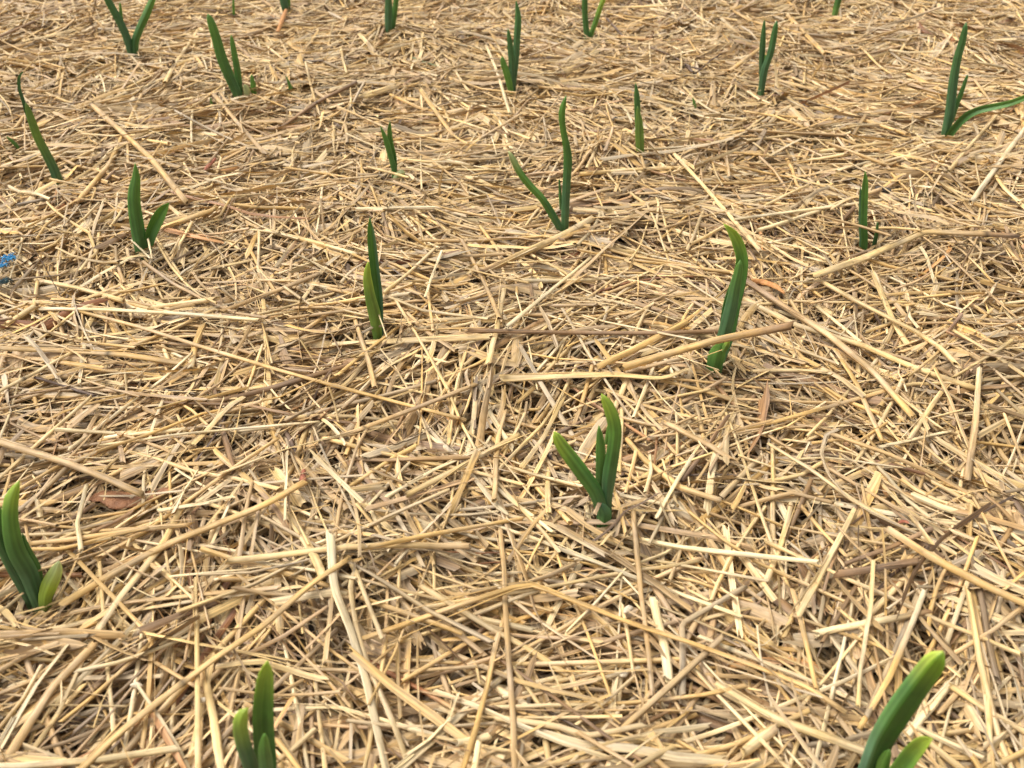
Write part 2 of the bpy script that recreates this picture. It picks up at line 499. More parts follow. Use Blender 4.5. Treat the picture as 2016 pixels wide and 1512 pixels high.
   dict(p=[(1700,1548,40),(1716,1505,42),(1737,1454,45),(1771,1398,48),(1808,1346,46),(1838,1306,42),(1856,1284,32)], s='k', c='bbbmmy', d=0, r=6, v=1, two=(-0.22, (1.45, 1.35, 1.75), (0.55, 0.68, 0.36))),
   dict(p=[(1732,1540,22),(1740,1500,23),(1751,1476,9)], s='k', c='mll', d=2),
   dict(p=[(1745,1545,26),(1774,1512,32),(1797,1482,32),(1818,1461,24),(1837,1454,9)], s='c', c='mlly', d=4)]),
]
SEEDLINGS = [
 dict(label="thin green grass blade standing at the photo's upper edge near a garlic leaf tip", base=(461, 37), p=[(461,37,4),(460,18,5),(459,-6,3)], c='lll'),
 dict(label="tiny green seedling poking up beside the papery stub shoot", base=(573, 182), p=[(574,184,9),(571,170,7),(563,150,2)], c='mml'),
 dict(label="tiny green sprout low in the straw before the papery stub shoot", base=(417, 209), p=[(417,210,5),(416,202,5),(414,192,2)], c='mml'),
 dict(label="tiny green sprout in the straw beyond the olive-sheathed shoot", base=(1368, 213), p=[(1369,214,6),(1367,204,6),(1364,192,2)], c='mll'),
 dict(label="small dark green blade leaning beside the curl-tipped shoot", base=(37, 293), p=[(38,294,6),(27,281,7),(13,269,3)], c='dml'),
]


def catmull(P, n):
    P = np.asarray(P, float)
    d = np.concatenate([[0], np.cumsum(np.linalg.norm(np.diff(P[:, :3], axis=0), axis=1))])
    if len(P) == 2:
        t = np.linspace(0, d[-1], n)
        return np.stack([np.interp(t, d, P[:, i]) for i in range(P.shape[1])], 1)
    m = np.zeros_like(P)
    for i in range(1, len(P) - 1):
        m[i] = (P[i + 1] - P[i - 1]) / (d[i + 1] - d[i - 1])
    m[0] = (P[1] - P[0]) / d[1]
    m[-1] = (P[-1] - P[-2]) / (d[-1] - d[-2])
    t = np.linspace(0, d[-1], n)
    k = np.clip(np.searchsorted(d, t, side='right') - 1, 0, len(P) - 2)
    h = (d[k + 1] - d[k])[:, None]
    s = ((t - d[k])[:, None]) / h
    return (2*s**3 - 3*s**2 + 1) * P[k] + (s**3 - 2*s**2 + s) * h * m[k] + (-2*s**3 + 3*s**2) * P[k+1] + (s**3 - s**2) * h * m[k+1]


def bent(P, n):
    """a stalk through the points, creased where it was broken rather than curved"""
    P = np.asarray(P, float)
    d = np.concatenate([[0], np.cumsum(np.linalg.norm(np.diff(P, axis=0), axis=1))])
    t = np.linspace(0, d[-1], n)
    Q = np.stack([np.interp(t, d, P[:, i]) for i in range(3)], 1)
    return 0.88 * Q + 0.12 * catmull(P, n)


def leaf_mesh(root, G, lf, name="leaf"):
    lean = math.radians(lf.get('lean', 0))
    back = unit(np.array([-G[0], -G[1], 0.0]))                # horizontally towards us
    pn = back * math.cos(lean) + np.array([0, 0, -1.0]) * math.sin(lean) * -1
    pn = unit(back * math.cos(lean) - np.array([0, 0, 1.0]) * math.sin(lean)) if lean else back
    O = G + back * lf.get('d', 0) * 0.001
    pts = []
    for (x, y, w) in lf['p']:
        r = ray(x, y)
        q = EYE + r * (np.dot(O - EYE, pn) / np.dot(r, pn))
        pts.append([*q, 0.5 * w / px_per_m(q)])
    pts = np.array(pts)
    if pts[0, 2] - float(H(G[0], G[1])) < 0.012:              # carry the leaf down into the mulch
        dirn = unit(pts[0, :3] - pts[1, :3])
        dirn = unit(dirn + np.array([0, 0, -1.2]))
        pts = np.concatenate([[[*(pts[0, :3] + dirn * 0.016), pts[0, 3] * 0.85]], pts])
    K = 30
    A = catmull(pts, K)
    P = A[:, :3]; w = np.maximum(A[:, 3], 0.0002)
    t = np.linspace(0, 1, K)
    w = w * np.where(t > 0.93, np.sqrt(np.clip(1 - ((t - 0.93) / 0.07) ** 2, 0.02, 1)), 1)
    T = np.gradient(P, axis=0); T = unit(T)
    n = EYE - P; n = unit(n - T * (n * T).sum(1, keepdims=True))
    turn = math.radians(lf.get('r', 0)) * np.linspace(0.6, 1.0, K)[:, None]
    S = np.cross(T, n)
    S2 = S * np.cos(turn) + n * np.sin(turn)
    n2 = n * np.cos(turn) - S * np.sin(turn)
    w = w / np.cos(turn[:, 0])
    s = np.array([-1, -.86, -.64, -.4, -.18, -.05, 0, .05, .18, .4, .64, .86, 1])
    M = len(s)
    sgn = 1.0 if lf['s'] == 'k' else -1.0
    depth = np.linspace(0.95, 0.50, K)[:, None]
    pw = 1.0 if lf.get('v') else 1.35
    depth = depth * (1.35 if lf.get('v') else 1)
    dep = depth * (1 - np.abs(s)[None, :] ** pw)
    th = 0.00035 + 0.16 * w[:, None] * (1 - np.abs(s)[None, :] ** 3)
    outer = sgn * w[:, None] * dep
    inner = outer - sgn * np.minimum(th, 0.0011)
    def put(h): return P[:, None] + S2[:, None] * (w[:, None] * s[None, :])[..., None] + n2[:, None] * h[..., None]
    VO, VI = put(outer), put(inner)
    ringv = np.concatenate([VO, VI[:, ::-1]], 1)              # closed section
    R = ringv.shape[1]
    V = ringv.reshape(-1, 3)
    k = (np.arange(K - 1) * R)[:, None]; m = np.arange(R)[None]; m2 = (m + 1) % R
    F = np.stack([k + m, k + m2, k + R + m2, k + R + m], -1).reshape(-1, 4)
    top = (K - 1) * R
    cap = np.array([[top + a, top + a + 1, top + R - 2 - a, top + R - 1 - a] for a in range(M - 1)])
    F = np.concatenate([F, cap])
    cs = np.array([GREEN[c] for c in lf['c']])
    tc = np.linspace(0, 1, len(cs))
    col = np.stack([np.interp(t, tc, cs[:, i]) for i in range(3)], 1)
    fb = (np.clip(1 - t / 0.30, 0, 1) * 0.55)[:, None]          # the paler foot of the leaf
    col = col * (1 - fb) + np.array([0.15, 0.225, 0.065]) * fb
    col = np.repeat(col[:, None], R, 1)
    if 'two' in lf:                                            # two tints, one on each side of a line along the blade
        thr, fl, fr = lf['two']
        mask = (np.concatenate([s, s[::-1]]) > thr)[None, :, None]
        col = np.where(mask, col * np.array(fr), col * np.array(fl))
    edge = np.concatenate([np.abs(s), np.abs(s[::-1])]) ** 6
    col = col * (1 + 0.5 * edge[None, :, None])               # the paler leaf margin
    u = np.concatenate([[0], np.cumsum(np.linalg.norm(np.diff(P, axis=0), axis=1))])
    fib = np.zeros((K, R, 3))
    fib[..., 0] = u[:, None] + rng.uniform(0, 9)
    fib[..., 1] = w.mean() * np.concatenate([s, s[::-1] + 3])[None] + rng.uniform(0, 9)
    return link_mesh(name, V, F, LEAF, col.reshape(-1, 3), fib.reshape(-1, 3), parent=root, loc=G)


BASES, LEAFSEG = [], []
for pl in PLANTS:
    G = on_mulch(*pl['base'])
    BASES.append(G)
    root = bpy.data.objects.new("garlic_shoot", None)
    root.empty_display_size = 0.02
    root.location = G
    C.objects.link(root)
    tag(root, pl['label'], "garlic plant", "garlic shoots coming up through the straw")
    for lf in pl['leaves']:
        leaf_mesh(root, G, lf, lf.get('name', 'leaf'))
for sd in SEEDLINGS:
    G = on_mulch(*sd['base'])
    BASES.append(G)
    root = bpy.data.objects.new("weed_seedling", None)
    root.location = G
    C.objects.link(root)
    tag(root, sd['label'], "seedling", "weed seedlings in the straw")
    leaf_mesh(root, G, dict(p=sd['p'], s='k', c=sd['c']))
BASES = np.array(BASES)
NICKS = [p['nick'] for p in PLANTS]

# ------------------------------------------------------------------ single straws one can pick out
HERO = [
 ([(1716,449),(1760,449),(1814,453)],7,"pale golden",'t',dict(lift=.013)),
 ([(1612,424),(1690,444),(1755,464)],8,"tan",'t',dict(lift=.018)),
 ([(722,328),(771,340),(806,350)],9,"pale golden",'t',dict(lift=.008)),
 ([(291,470),(299,510)],4,"cream",'t',dict(lift=.010)),
 ([(258,472),(295,509)],4,"cream",'t',dict(lift=.009)),
 ([(38,1134),(110,1113),(206,1084)],4,"tan",'t',dict(lift=.012)),
 ([(741,606),(761,665)],3,"cream",'t',dict(lift=.016)),
 ([(714,655),(734,644),(756,641)],5,"greyish",'f',dict(lift=.008)),
 ([(1188,972),(1172,1013)],8,"pinkish tan",'f',dict(lift=.012)),
 # points # points, width in photo pixels, colour, form (t tube / f flat split), extra: e = colour of the last end, n = node position
 ([(1230,722),(1300,701),(1400,672),(1480,655),(1560,640)],15,"golden",'t',dict(e="brown",lift=.003,up=.034)),
 ([(921,650),(1100,654),(1299,655),(1440,650)],10,"brown",'t',dict(lift=.004)),
 ([(938,543),(1015,505),(1119,457),(1166,430)],15,"pale golden",'t',dict(s="brown",n=.03)),
 ([(1594,545),(1698,509),(1820,457),(1906,460),(2000,465)],17,"pale golden",'t',dict(e="brown",n=.9,lift=.005)),
 ([(712,1258),(893,1195),(1037,1147),(1136,1185),(1240,1227),(1350,1262),(1403,1282),(1490,1313),(1594,1355),(1663,1403)],13,"golden",'t',dict(lift=.004)),
 ([(983,980),(987,1056),(994,1126),(997,1213),(1002,1300),(1011,1404),(1015,1530)],12,"tan",'t',dict(n=.45)),
 ([(985,987),(1001,1039),(1032,1126),(1049,1195),(1080,1260),(1119,1318)],16,"tan",'f',{}),
 ([(650,1050),(657,1154),(692,1247),(719,1334),(764,1530)],19,"cream",'f',dict(lift=.003)),
 ([(699,1126),(688,1150),(702,1247),(726,1317),(772,1421),(812,1530)],12,"pale golden",'t',{}),
 ([(799,1487),(844,1456),(886,1414),(903,1369)],9,"cream",'f',dict(lift=.004)),
 ([(150,1525),(236,1442),(313,1379),(417,1300),(521,1230),(608,1154),(691,1098)],17,"golden",'t',dict(lift=.004,n=.35)),
 ([(122,1190),(208,1136),(295,1088),(347,1063),(451,1022),(521,994),(600,950)],15,"golden",'t',dict(lift=.002)),
 ([(-20,1252),(60,1249),(139,1247),(243,1253)],20,"tan",'f',{}),
 ([(285,1246),(417,1272),(521,1289),(642,1312)],17,"pale golden",'f',{}),
 ([(-10,1490),(69,1352),(132,1270)],19,"cream",'f',{}),
 ([(10,1500),(104,1352),(188,1266)],20,"tan",'t',{}),
 ([(52,1495),(122,1393),(167,1345)],12,"pale golden",'t',{}),
 ([(-10,1326),(52,1289),(118,1263)],13,"tan",'t',{}),
 ([(62,1344),(174,1334),(318,1331)],11,"greyish",'f',{}),
 ([(406,1345),(420,1404),(431,1473),(441,1530)],18,"pale golden",'t',{}),
 ([(569,1011),(597,1056),(625,1108),(637,1136)],19,"pale golden",'f',{}),
 ([(194,1240),(240,1170),(278,1126),(323,1067),(356,1001)],13,"pale golden",'f',{}),
 ([(476,1294),(555,1254),(645,1194)],10,"pinkish tan",'t',{}),
 ([(300,1407),(330,1456),(372,1530)],20,"orange",'f',{}),
 ([(55,1070),(174,1056),(295,1039),(378,1031)],10,"golden",'t',dict(lift=.002)),
 ([(55,1081),(121,1081),(208,1058),(290,1040)],8,"golden",'t',dict(lift=.003)),
 ([(-15,866),(60,890),(121,908),(208,940),(282,973)],17,"tan",'t',dict(lift=.003)),
 ([(-10,685),(121,690),(243,698),(380,718)],13,"golden",'t',dict(n=.55)),
 ([(156,613),(278,645),(417,690),(555,731),(700,771),(800,797),(917,827)],9,"golden",'t',dict(lift=.003)),
 ([(83,608),(208,610),(347,617),(514,631)],11,"cream",'t',{}),
 ([(66,551),(156,568),(245,593)],12,"pale golden",'t',{}),
 ([(299,606),(382,594),(426,588)],11,"pale golden",'t',{}),
 ([(434,614),(556,568),(628,539)],10,"tan",'t',{}),
 ([(400,640),(385,676),(374,728)],14,"golden",'t',dict(e="cream")),
 ([(69,743),(121,757),(186,780)],8,"dark",'t',{}),
 ([(323,792),(486,797),(590,818),(705,833)],8,"brown",'t',{}),
 ([(198,877),(347,856),(521,839),(628,829)],7,"cream",'t',dict(lift=.003)),
 ([(430,933),(556,887),(700,849),(740,836)],14,"pale golden",'f',dict(lift=.002)),
 ([(10,640),(66,604)],13,"pale golden",'t',{}),
 ([(640,870),(719,843),(824,803),(937,758)],13,"tan",'t',dict(n=.22,lift=.002)),
 ([(716,900),(780,880),(850,852)],17,"greyish",'f',{}),
 ([(799,975),(893,926),(1020,855)],13,"pale golden",'t',dict(lift=.003)),
 ([(760,978),(858,922),(965,876)],9,"cream",'f',{}),
 ([(973,985),(978,900),(982,860),(996,809)],10,"golden",'t',{}),
 ([(942,885),(956,797),(970,726)],17,"tan",'f',{}),
 ([(960,716),(980,644),(993,568)],11,"pale golden",'f',dict(lift=.003)),
 ([(987,745),(1101,739),(1206,737),(1305,745),(1356,726)],18,"pale golden",'f',dict(lift=.002)),
 ([(1174,724),(1258,683),(1353,632)],13,"golden",'t',dict(lift=.002)),
 ([(754,578),(806,537),(858,488)],8,"pale golden",'t',dict(lift=.003)),
 ([(837,584),(855,533),(870,494)],6,"cream",'f',dict(lift=.005)),
 ([(997,644),(1067,585),(1136,530),(1162,508)],8,"cream",'t',dict(lift=.004)),
 ([(655,677),(789,670),(966,662)],15,"pale golden",'f',{}),
 ([(801,618),(844,655),(895,690)],11,"tan",'f',{}),
 ([(1611,551),(1698,599),(1802,651),(1854,686),(1884,718)],12,"pale golden",'t',dict(lift=.003)),
 ([(1878,651),(1958,700),(2030,748)],12,"pale golden",'t',{}),
 ([(1462,548),(1542,603),(1628,658),(1715,728),(1798,822)],16,"tan",'t',dict(s="brown",e="golden",lift=.003)),
 ([(1465,589),(1559,637),(1698,679),(1802,724),(1920,764)],12,"pale golden",'t',{}),
 ([(1606,601),(1650,636),(1696,674)],8,"cream",'t',dict(lift=.003)),
 ([(1646,690),(1691,762),(1735,868)],13,"golden",'t',{}),
 ([(1904,950),(1920,832),(1928,726)],14,"tan",'t',dict(e="cream",lift=.003)),
 ([(1642,856),(1750,894),(1837,933),(1912,974)],11,"tan",'t',dict(lift=.003)),
 ([(1729,881),(1800,865),(1875,848)],9,"cream",'t',{}),
 ([(1479,731),(1560,729),(1632,732)],10,"pale golden",'t',{}),
 ([(1316,835),(1403,880),(1445,907)],15,"tan",'t',{}),
 ([(1650,845),(1626,856),(1617,894),(1632,936),(1668,978)],8,"greyish",'f',dict(lift=.003)),
 ([(1746,1040),(1837,1098),(1941,1153),(2040,1200)],16,"golden",'t',dict(lift=.003)),
 ([(1719,1105),(1715,1195),(1698,1299),(1690,1390)],9,"pale golden",'t',dict(lift=.005)),
 ([(1821,1160),(1785,1251),(1750,1334),(1692,1434)],13,"golden",'t',dict(lift=.003,s="cream")),
 ([(1571,1212),(1618,1126),(1684,1003)],13,"pale golden",'f',dict(lift=.003)),
 ([(1560,1160),(1571,1200),(1590,1282),(1606,1356)],12,"golden",'t',dict(lift=.002)),
 ([(1410,1350),(1524,1414),(1628,1452),(1708,1482)],20,"pale golden",'f',dict(lift=.002)),
 ([(1463,1482),(1531,1433)],22,"pale golden",'t',dict(e="tan")),
 ([(1606,1247),(1650,1236),(1700,1227),(1760,1216),(1832,1202)],16,"cream",'t',dict(e="brown")),
 ([(1644,1130),(1720,1120),(1808,1104)],17,"brown",'t',{}),
 ([(1869,1350),(1941,1397),(2040,1454)],12,"pale golden",'t',dict(lift=.003)),
 ([(1779,1452),(1830,1397),(1867,1344)],18,"cream",'t',{}),
 ([(1508,1146),(1538,1067),(1557,990)],12,"pale golden",'t',{}),
 ([(1876,1288),(1958,1237),(2036,1180)],9,"tan",'t',dict(lift=.002)),
 ([(1285,1178),(1306,1265),(1318,1338)],20,"cream",'t',{}),
 ([(1247,1005),(1261,1161),(1275,1265),(1286,1372)],12,"tan",'t',dict(lift=.002)),
 ([(992,1222),(978,1260),(962,1334),(935,1438),(905,1530)],13,"golden",'t',dict(lift=.003)),
 ([(828,1152),(910,1202),(980,1244),(1049,1282),(1122,1330)],12,"pale golden",'t',{}),
 ([(853,1214),(910,1255),(958,1294)],14,"tan",'t',{}),
 ([(969,1413),(1101,1431),(1160,1449),(1272,1427)],14,"pale golden",'t',{}),
 ([(898,1464),(965,1449)],16,"cream",'t',{}),
 ([(726,1303),(824,1355),(910,1406)],12,"reddish brown",'t',dict(e="tan")),
 ([(723,1078),(858,1051),(983,1027),(1030,1020)],10,"golden",'t',dict(lift=.002)),
 ([(1098,1034),(1205,1091),(1292,1150),(1360,1200)],14,"tan",'f',{}),
 ([(868,1085),(930,1090),(985,1088)],3,"reddish brown",'t',dict(lift=.003)),
 ([(925,1111),(985,1106)],3,"reddish brown",'t',dict(lift=.003)),
 ([(180,206),(243,264),(295,312),(366,400)],13,"golden",'t',dict(s="tan",e="tan",lift=.002)),
 ([(150,400),(215,323),(243,264),(279,186)],8,"golden",'t',{}),
 ([(419,183),(469,243),(523,304)],9,"tan",'t',{}),
 ([(554,251),(625,201),(703,161)],10,"brown",'t',dict(n=.5)),
 ([(645,214),(719,188),(780,169)],13,"pale golden",'f',{}),
 ([(-10,76),(69,42),(130,9)],7,"brown",'t',dict(lift=.002)),
 ([(324,163),(347,122),(390,59)],9,"pale golden",'t',{}),
 ([(319,449),(424,412)],14,"golden",'t',{}),
 ([(321,450),(380,465),(437,477)],13,"orange",'f',{}),
 ([(522,454),(600,472),(703,502)],11,"pale golden",'t',{}),
 ([(120,450),(155,408)],12,"greyish",'f',{}),
 ([(1141,343),(1240,335),(1353,330)],9,"pale golden",'t',{}),
 ([(697,412),(780,410),(872,409)],9,"cream",'t',{}),
 ([(829,179),(865,229),(895,270)],9,"golden",'t',{}),
 ([(955,84),(978,139),(1004,224)],7,"cream",'t',dict(lift=.003)),
 ([(1612,300),(1720,284),(1819,270)],9,"pale golden",'t',{}),
 ([(1626,207),(1700,236),(1788,265)],10,"golden",'t',{}),
 ([(1786,145),(1871,187),(1935,228)],9,"golden",'t',{}),
 ([(1911,399),(1970,318),(2030,236)],10,"cream",'t',{}),
 ([(1866,339),(1915,280),(1964,224)],8,"pale golden",'t',dict(lift=.003)),
 ([(1446,432),(1594,413),(1736,394)],9,"cream",'t',{}),
 ([(1328,304),(1385,365),(1498,495)],8,"pale golden",'t',dict(lift=.003)),
 ([(1547,26),(1585,66),(1624,106)],8,"golden",'t',{}),
 ([(1435,141),(1500,92),(1561,44)],8,"golden",'t',{}),
 ([(1470,257),(1570,262),(1666,267)],10,"tan",'t',{}),
 ([(1448,1000),(1500,985),(1560,970),(1640,990)],9,"tan",'t',{}),
 ([(170,955),(152,1030),(160,1085)],9,"cream",'t',dict(lift=.004)),
 ([(560,1025),(563,950),(565,880)],9,"cream",'f',dict(lift=.003)),
 ([(1080,1010),(1079,960),(1080,920)],12,"pale golden",'f',{}),
 ([(1218,930),(1222,870),(1224,805)],9,"pale golden",'t',dict(lift=.002)),
 ([(1210,804),(1222,775),(1236,740)],11,"pale golden",'t',{}),
 ([(1225,803),(1290,790),(1400,765)],7,"pale golden",'t',dict(lift=.003)),
 ([(1292,1020),(1320,968),(1365,895)],9,"cream",'t',dict(lift=.003)),
 ([(1270,970),(1280,925),(1278,893)],9,"cream",'t',dict(lift=.003)),
 ([(1235,865),(1270,905),(1340,960),(1420,985)],12,"golden",'t',{}),
 ([(1245,872),(1300,850),(1370,818)],8,"tan",'t',{}),
 ([(1083,834),(1130,838),(1180,843)],7,"pale golden",'f',dict(lift=.003)),
 ([(1027,920),(1070,860),(1124,750)],10,"pale golden",'f',{}),
 ([(340,1010),(362,965),(388,925)],8,"cream",'f',dict(lift=.003)),
 ([(310,1005),(400,990),(460,976)],10,"cream",'f',dict(lift=.003)),
]
GROUP_STRAW = "loose single straws lying on the mulch"
GP = GROUP_STRAW
RING8 = ring(9)
ARC5 = np.concatenate([arc(6, 0.55), (arc(6, 0.55) * [0.96, 1] - [0, 0.16])[::-1]])
straw_info = []


def lay(P, r, lift):
    """rest a stalk on the mulch: stiff, so only half of each dip is followed"""
    h = H(P[:, 0], P[:, 1])
    t = np.linspace(-1, 1, len(P))
    A = np.stack([np.ones_like(t), t], 1)
    fit = A @ np.linalg.lstsq(A, h, rcond=None)[0]
    z = 0.2 * h + 0.8 * fit
    gap = np.max(np.clip(h - z, 0, None)) * 0.55
    return z + gap + r * 0.7 + lift


def straw(pts3, hw, colname, form, ex, g):
    K = 26
    P = bent(pts3, K)
    P = P + np.cumsum(g.normal(0, 0.00005, P.shape), 0) * np.array([1, 1, 0.4])
    t = np.linspace(0, 1, K)
    w = hw * (1 + 0.05 * np.sin(t * g.uniform(4, 9) + g.uniform(0, 6))) * np.linspace(1, g.uniform(0.82, 1.0), K)
    c0 = np.array(PAL[colname]) * g.normal(1, 0.05)
    col = np.repeat(c0[None], K, 0) * (1 + 0.07 * np.sin(t * g.uniform(3, 8) + g.uniform(0, 6)))[:, None]
    if 'e' in ex:
        f = np.clip((t - 0.55) / 0.4, 0, 1)[:, None]
        col = col * (1 - f) + np.array(PAL[ex['e']]) * f
    if 's' in ex:
        f = np.clip((0.45 - t) / 0.4, 0, 1)[:, None]
        col = col * (1 - f) + np.array(PAL[ex['s']]) * f
    if 'n' in ex:                                              # a joint of the stalk
        k = int(round(ex['n'] * (K - 1))); k = min(max(k, 1), K - 2)
        w[k] *= 1.22; col[k] = col[k] * 0.30
        P[k - 1] = P[k] + (P[k - 1] - P[k]) * 0.5
        P[k + 1] = P[k] + (P[k + 1] - P[k]) * 0.5
    if form == 't':
        hh = w * g.uniform(0.5, 0.92); prof = RING8 * (1 + g.normal(0, 0.07, (9, 1))); roll = np.array([g.uniform(-0.5, 0.5)])
    else:
        hh = w * 0.42; prof = ARC5
        roll = g.normal(0, 0.35) + g.normal(0, 0.5) * t[None, :]
    M = len(prof)
    jit = g.normal(0, hw * 0.35, (1, 2, M)) + g.normal(0, 0.7) * hw * prof[:, 0][None, None]
    V, F, cc, fib = strands(P[None], w[None], hh[None], prof, True, roll, jit, col[None], g)
    nf = int(g.choice([0, 1, 2, 3], p=[0.25, 0.3, 0.3, 0.15] if form == 'f' else [0.6, 0.25, 0.15, 0]))
    for _ in range(nf):                                        # splinters peeling off one end
        end = g.uniform() < 0.5
        Q = P[::-1] if end else P
        k0 = int(g.integers(11, 19))
        q = Q[k0:]; tt = np.linspace(0, 1, len(q))[:, None]
        dirs = unit(np.cross(q[-1] - q[0], [0, 0, 1.0]))
        ln = np.linalg.norm(q[-1] - q[0])
        off0 = g.uniform(-0.8, 0.8) * hw
        q = q + dirs * (off0 + np.sign(off0) * tt ** 1.6 * ln * abs(g.normal(0.05, 0.06))) + np.array([0, 0, 1.0]) * (hw * 0.5 + tt ** 1.5 * ln * g.uniform(-0.01, 0.08))
        q = q + (q[-1] - q[0]) * tt ** 2 * g.uniform(-0.1, 0.18)
        fw = hw * g.uniform(0.14, 0.34) * np.linspace(1, 0.45, len(q))
        V2, F2, c2, f2 = strands(q[None], fw[None], fw[None] * 0.5, ring(5), True, np.array([g.normal(0, .6)]),
                                 g.normal(0, hw * 0.3, (1, 2, 5)), (c0 * g.normal(1.05, 0.08))[None, None] * np.ones((1, len(q), 1)), g)
        F = np.concatenate([F, F2 + len(V)]); V = np.concatenate([V, V2]); cc = np.concatenate([cc, c2]); fib = np.concatenate([fib, f2])
    if form == 't':                                            # the hollow end: a wall turned inwards
        for end in (0, K - 1):
            ringi = np.arange(M) + end * M
            cen = V[ringi].mean(0)
            inn = cen + (V[ringi] - cen) * 0.72
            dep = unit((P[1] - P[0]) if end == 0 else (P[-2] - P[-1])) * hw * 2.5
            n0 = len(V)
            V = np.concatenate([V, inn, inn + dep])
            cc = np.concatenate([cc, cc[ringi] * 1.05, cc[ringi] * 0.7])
            fib = np.concatenate([fib, fib[ringi], fib[ringi]])
            a = np.arange(M); b = (a + 1) % M
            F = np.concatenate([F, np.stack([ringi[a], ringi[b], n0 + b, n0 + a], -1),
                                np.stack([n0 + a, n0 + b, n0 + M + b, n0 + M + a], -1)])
    G = P[K // 2].copy()
    o = link_mesh("straw_stalk", V, F, STRAW, cc, fib, loc=G)
    L = float(np.linalg.norm(np.diff(P, axis=0), axis=1).sum())
    chord = float(np.linalg.norm(P[-1] - P[0]))
    straw_info.append(dict(o=o, P=P, L=L, w=2 * hw * 1000, col=colname, form=form, bend=L / max(chord, 1e-6), ex=ex, c=G))
    return o


hg = np.random.default_rng(21)
for pts, wpx, colname, form, ex in HERO:
    lift = ex.get('lift', 0.0)
    lift = 0.0012 + lift * (0.8 if lift > 0.0055 else 0.5)
    p3 = np.array([on_mulch(x, y, lift + 0.001) for x, y in pts])
    hw = 0.5 * wpx / px_per_m(p3.mean(0))
    n = 24
    Q = bent(p3, n)
    zz = lay(Q, hw, lift) + np.linspace(0, ex.get('up', 0.0), n)
    for i2 in range(n):                                        # keep each point on its sight line
        d = Q[i2] - EYE
        Q[i2] = EYE + d * ((zz[i2] - CAM_H) / d[2])
    straw(Q, hw, colname, form, ex, hg)

N_EXTRA = 300 - len(HERO)
cols = ["cream", "pale golden", "golden", "tan", "greyish", "pinkish tan", "brown"]
cw = np.array([0.09, 0.28, 0.28, 0.18, 0.06, 0.06, 0.05])
made = 0
while made < N_EXTRA:
    x, y = hg.uniform(-60, 2076), 40 + 1500 * hg.uniform(0, 1) ** 0.8
    p = on_mulch(x, y)
    L = hg.uniform(0.045, 0.115) * (1.0 if y > 700 else 1.25)
    a = hg.uniform(0, math.pi)
    ca = np.array([math.cos(a), math.sin(a)])
    bow = hg.normal(0, 0.035)
    t = np.linspace(-0.5, 0.5, 9)
    Q = np.zeros((9, 3))
    Q[:, :2] = p[None, :2] + t[:, None] * L * ca + ((t ** 2) * L * bow)[:, None] * np.array([-ca[1], ca[0]])
    if hg.uniform() < 0.13:                                    # a straw broken at a sharp bend
        k = hg.integers(3, 6); ang = hg.normal(0, 0.6)
        c, s_ = math.cos(ang), math.sin(ang)
        rel = Q[k:, :2] - Q[k, :2]
        Q[k:, :2] = Q[k, :2] + rel @ np.array([[c, s_], [-s_, c]])
    dmin = min(np.min(np.linalg.norm(Q[:, :2] - b[None, :2], axis=1)) for b in BASES)
    if dmin < 0.012:
        continue
    hw = 0.5 * hg.choice([0.0011, 0.0016, 0.0021, 0.0027, 0.0036], p=[0.22, 0.3, 0.25, 0.15, 0.08])
    hw *= 0.78 if y > 850 else 1.0
    lift = hg.uniform(-0.0014, 0.0016)
    Q[:, 2] = lay(Q, hw, lift)
    ex = {}
    if hg.uniform() < 0.22: ex['n'] = hg.uniform(0.1, 0.9)
    if hg.uniform() < 0.18: ex['e'] = "tan"
    straw(Q, hw, str(hg.choice(cols, p=cw / cw.sum())), 't' if hg.uniform() < 0.45 else 'f', ex, hg)
    made += 1

# labels: each straw by its length, colour, form and the shoots it lies between
seen = {}
used_labels = set()
for s in straw_info:
    a = "long" if s['L'] > 0.115 else "short" if s['L'] < 0.05 else ""
    b = "thick" if s['w'] > 3.3 else "thin" if s['w'] < 1.7 else ""
    f = "bent" if s['bend'] > 1.06 else "curved" if s['bend'] > 1.012 else "straight"
    kind = "split straw" if s['form'] == 'f' else "straw"
    d = s['P'][-1] - s['P'][0]
    ang = math.degrees(math.atan2(d[1], d[0])) % 180
    o_ = "lying crosswise" if ang < 25 or ang > 155 else "pointing away" if 60 < ang < 120 else "slanting"
    dist = np.linalg.norm(BASES[:len(NICKS), :2] - s['c'][None, :2], axis=1)
    k = np.argsort(dist)
    n0 = k[0]
    rel = "before" if s['c'][1] < BASES[n0][1] - 0.012 else "beyond" if s['c'][1] > BASES[n0][1] + 0.012 else "beside"
    opts = []
    hd = " ".join(v for v in (a, b, s['col'], f, kind) if v)
    opts.append(f"{hd} {rel} the {NICKS[n0]}")
    opts.append(f"{hd} {o_} {rel} the {NICKS[n0]}")
    end = "dark-jointed " if 'n' in s['ex'] else "two-toned " if 'e' in s['ex'] else ""
    opts.append(f"{end}{hd} {o_} {rel} the {NICKS[n0]}")
    opts.append(f"{hd} between the {NICKS[n0]} and the {NICKS[k[1]]}")
    opts.append(f"{hd} {o_}, second one {rel} the {NICKS[n0]}")
    opts.append(f"{hd} {o_}, third one {rel} the {NICKS[n0]}")
    pickd = next((q for q in opts if q not in used_labels and len(q.split()) <= 16), opts[-1])
    used_labels.add(pickd)
    tag(s['o'], pickd, "straw", GROUP_STRAW)

# ------------------------------------------------------------------ the mulch: tens of thousands of bits nobody could count
mg = np.random.default_rng(3)


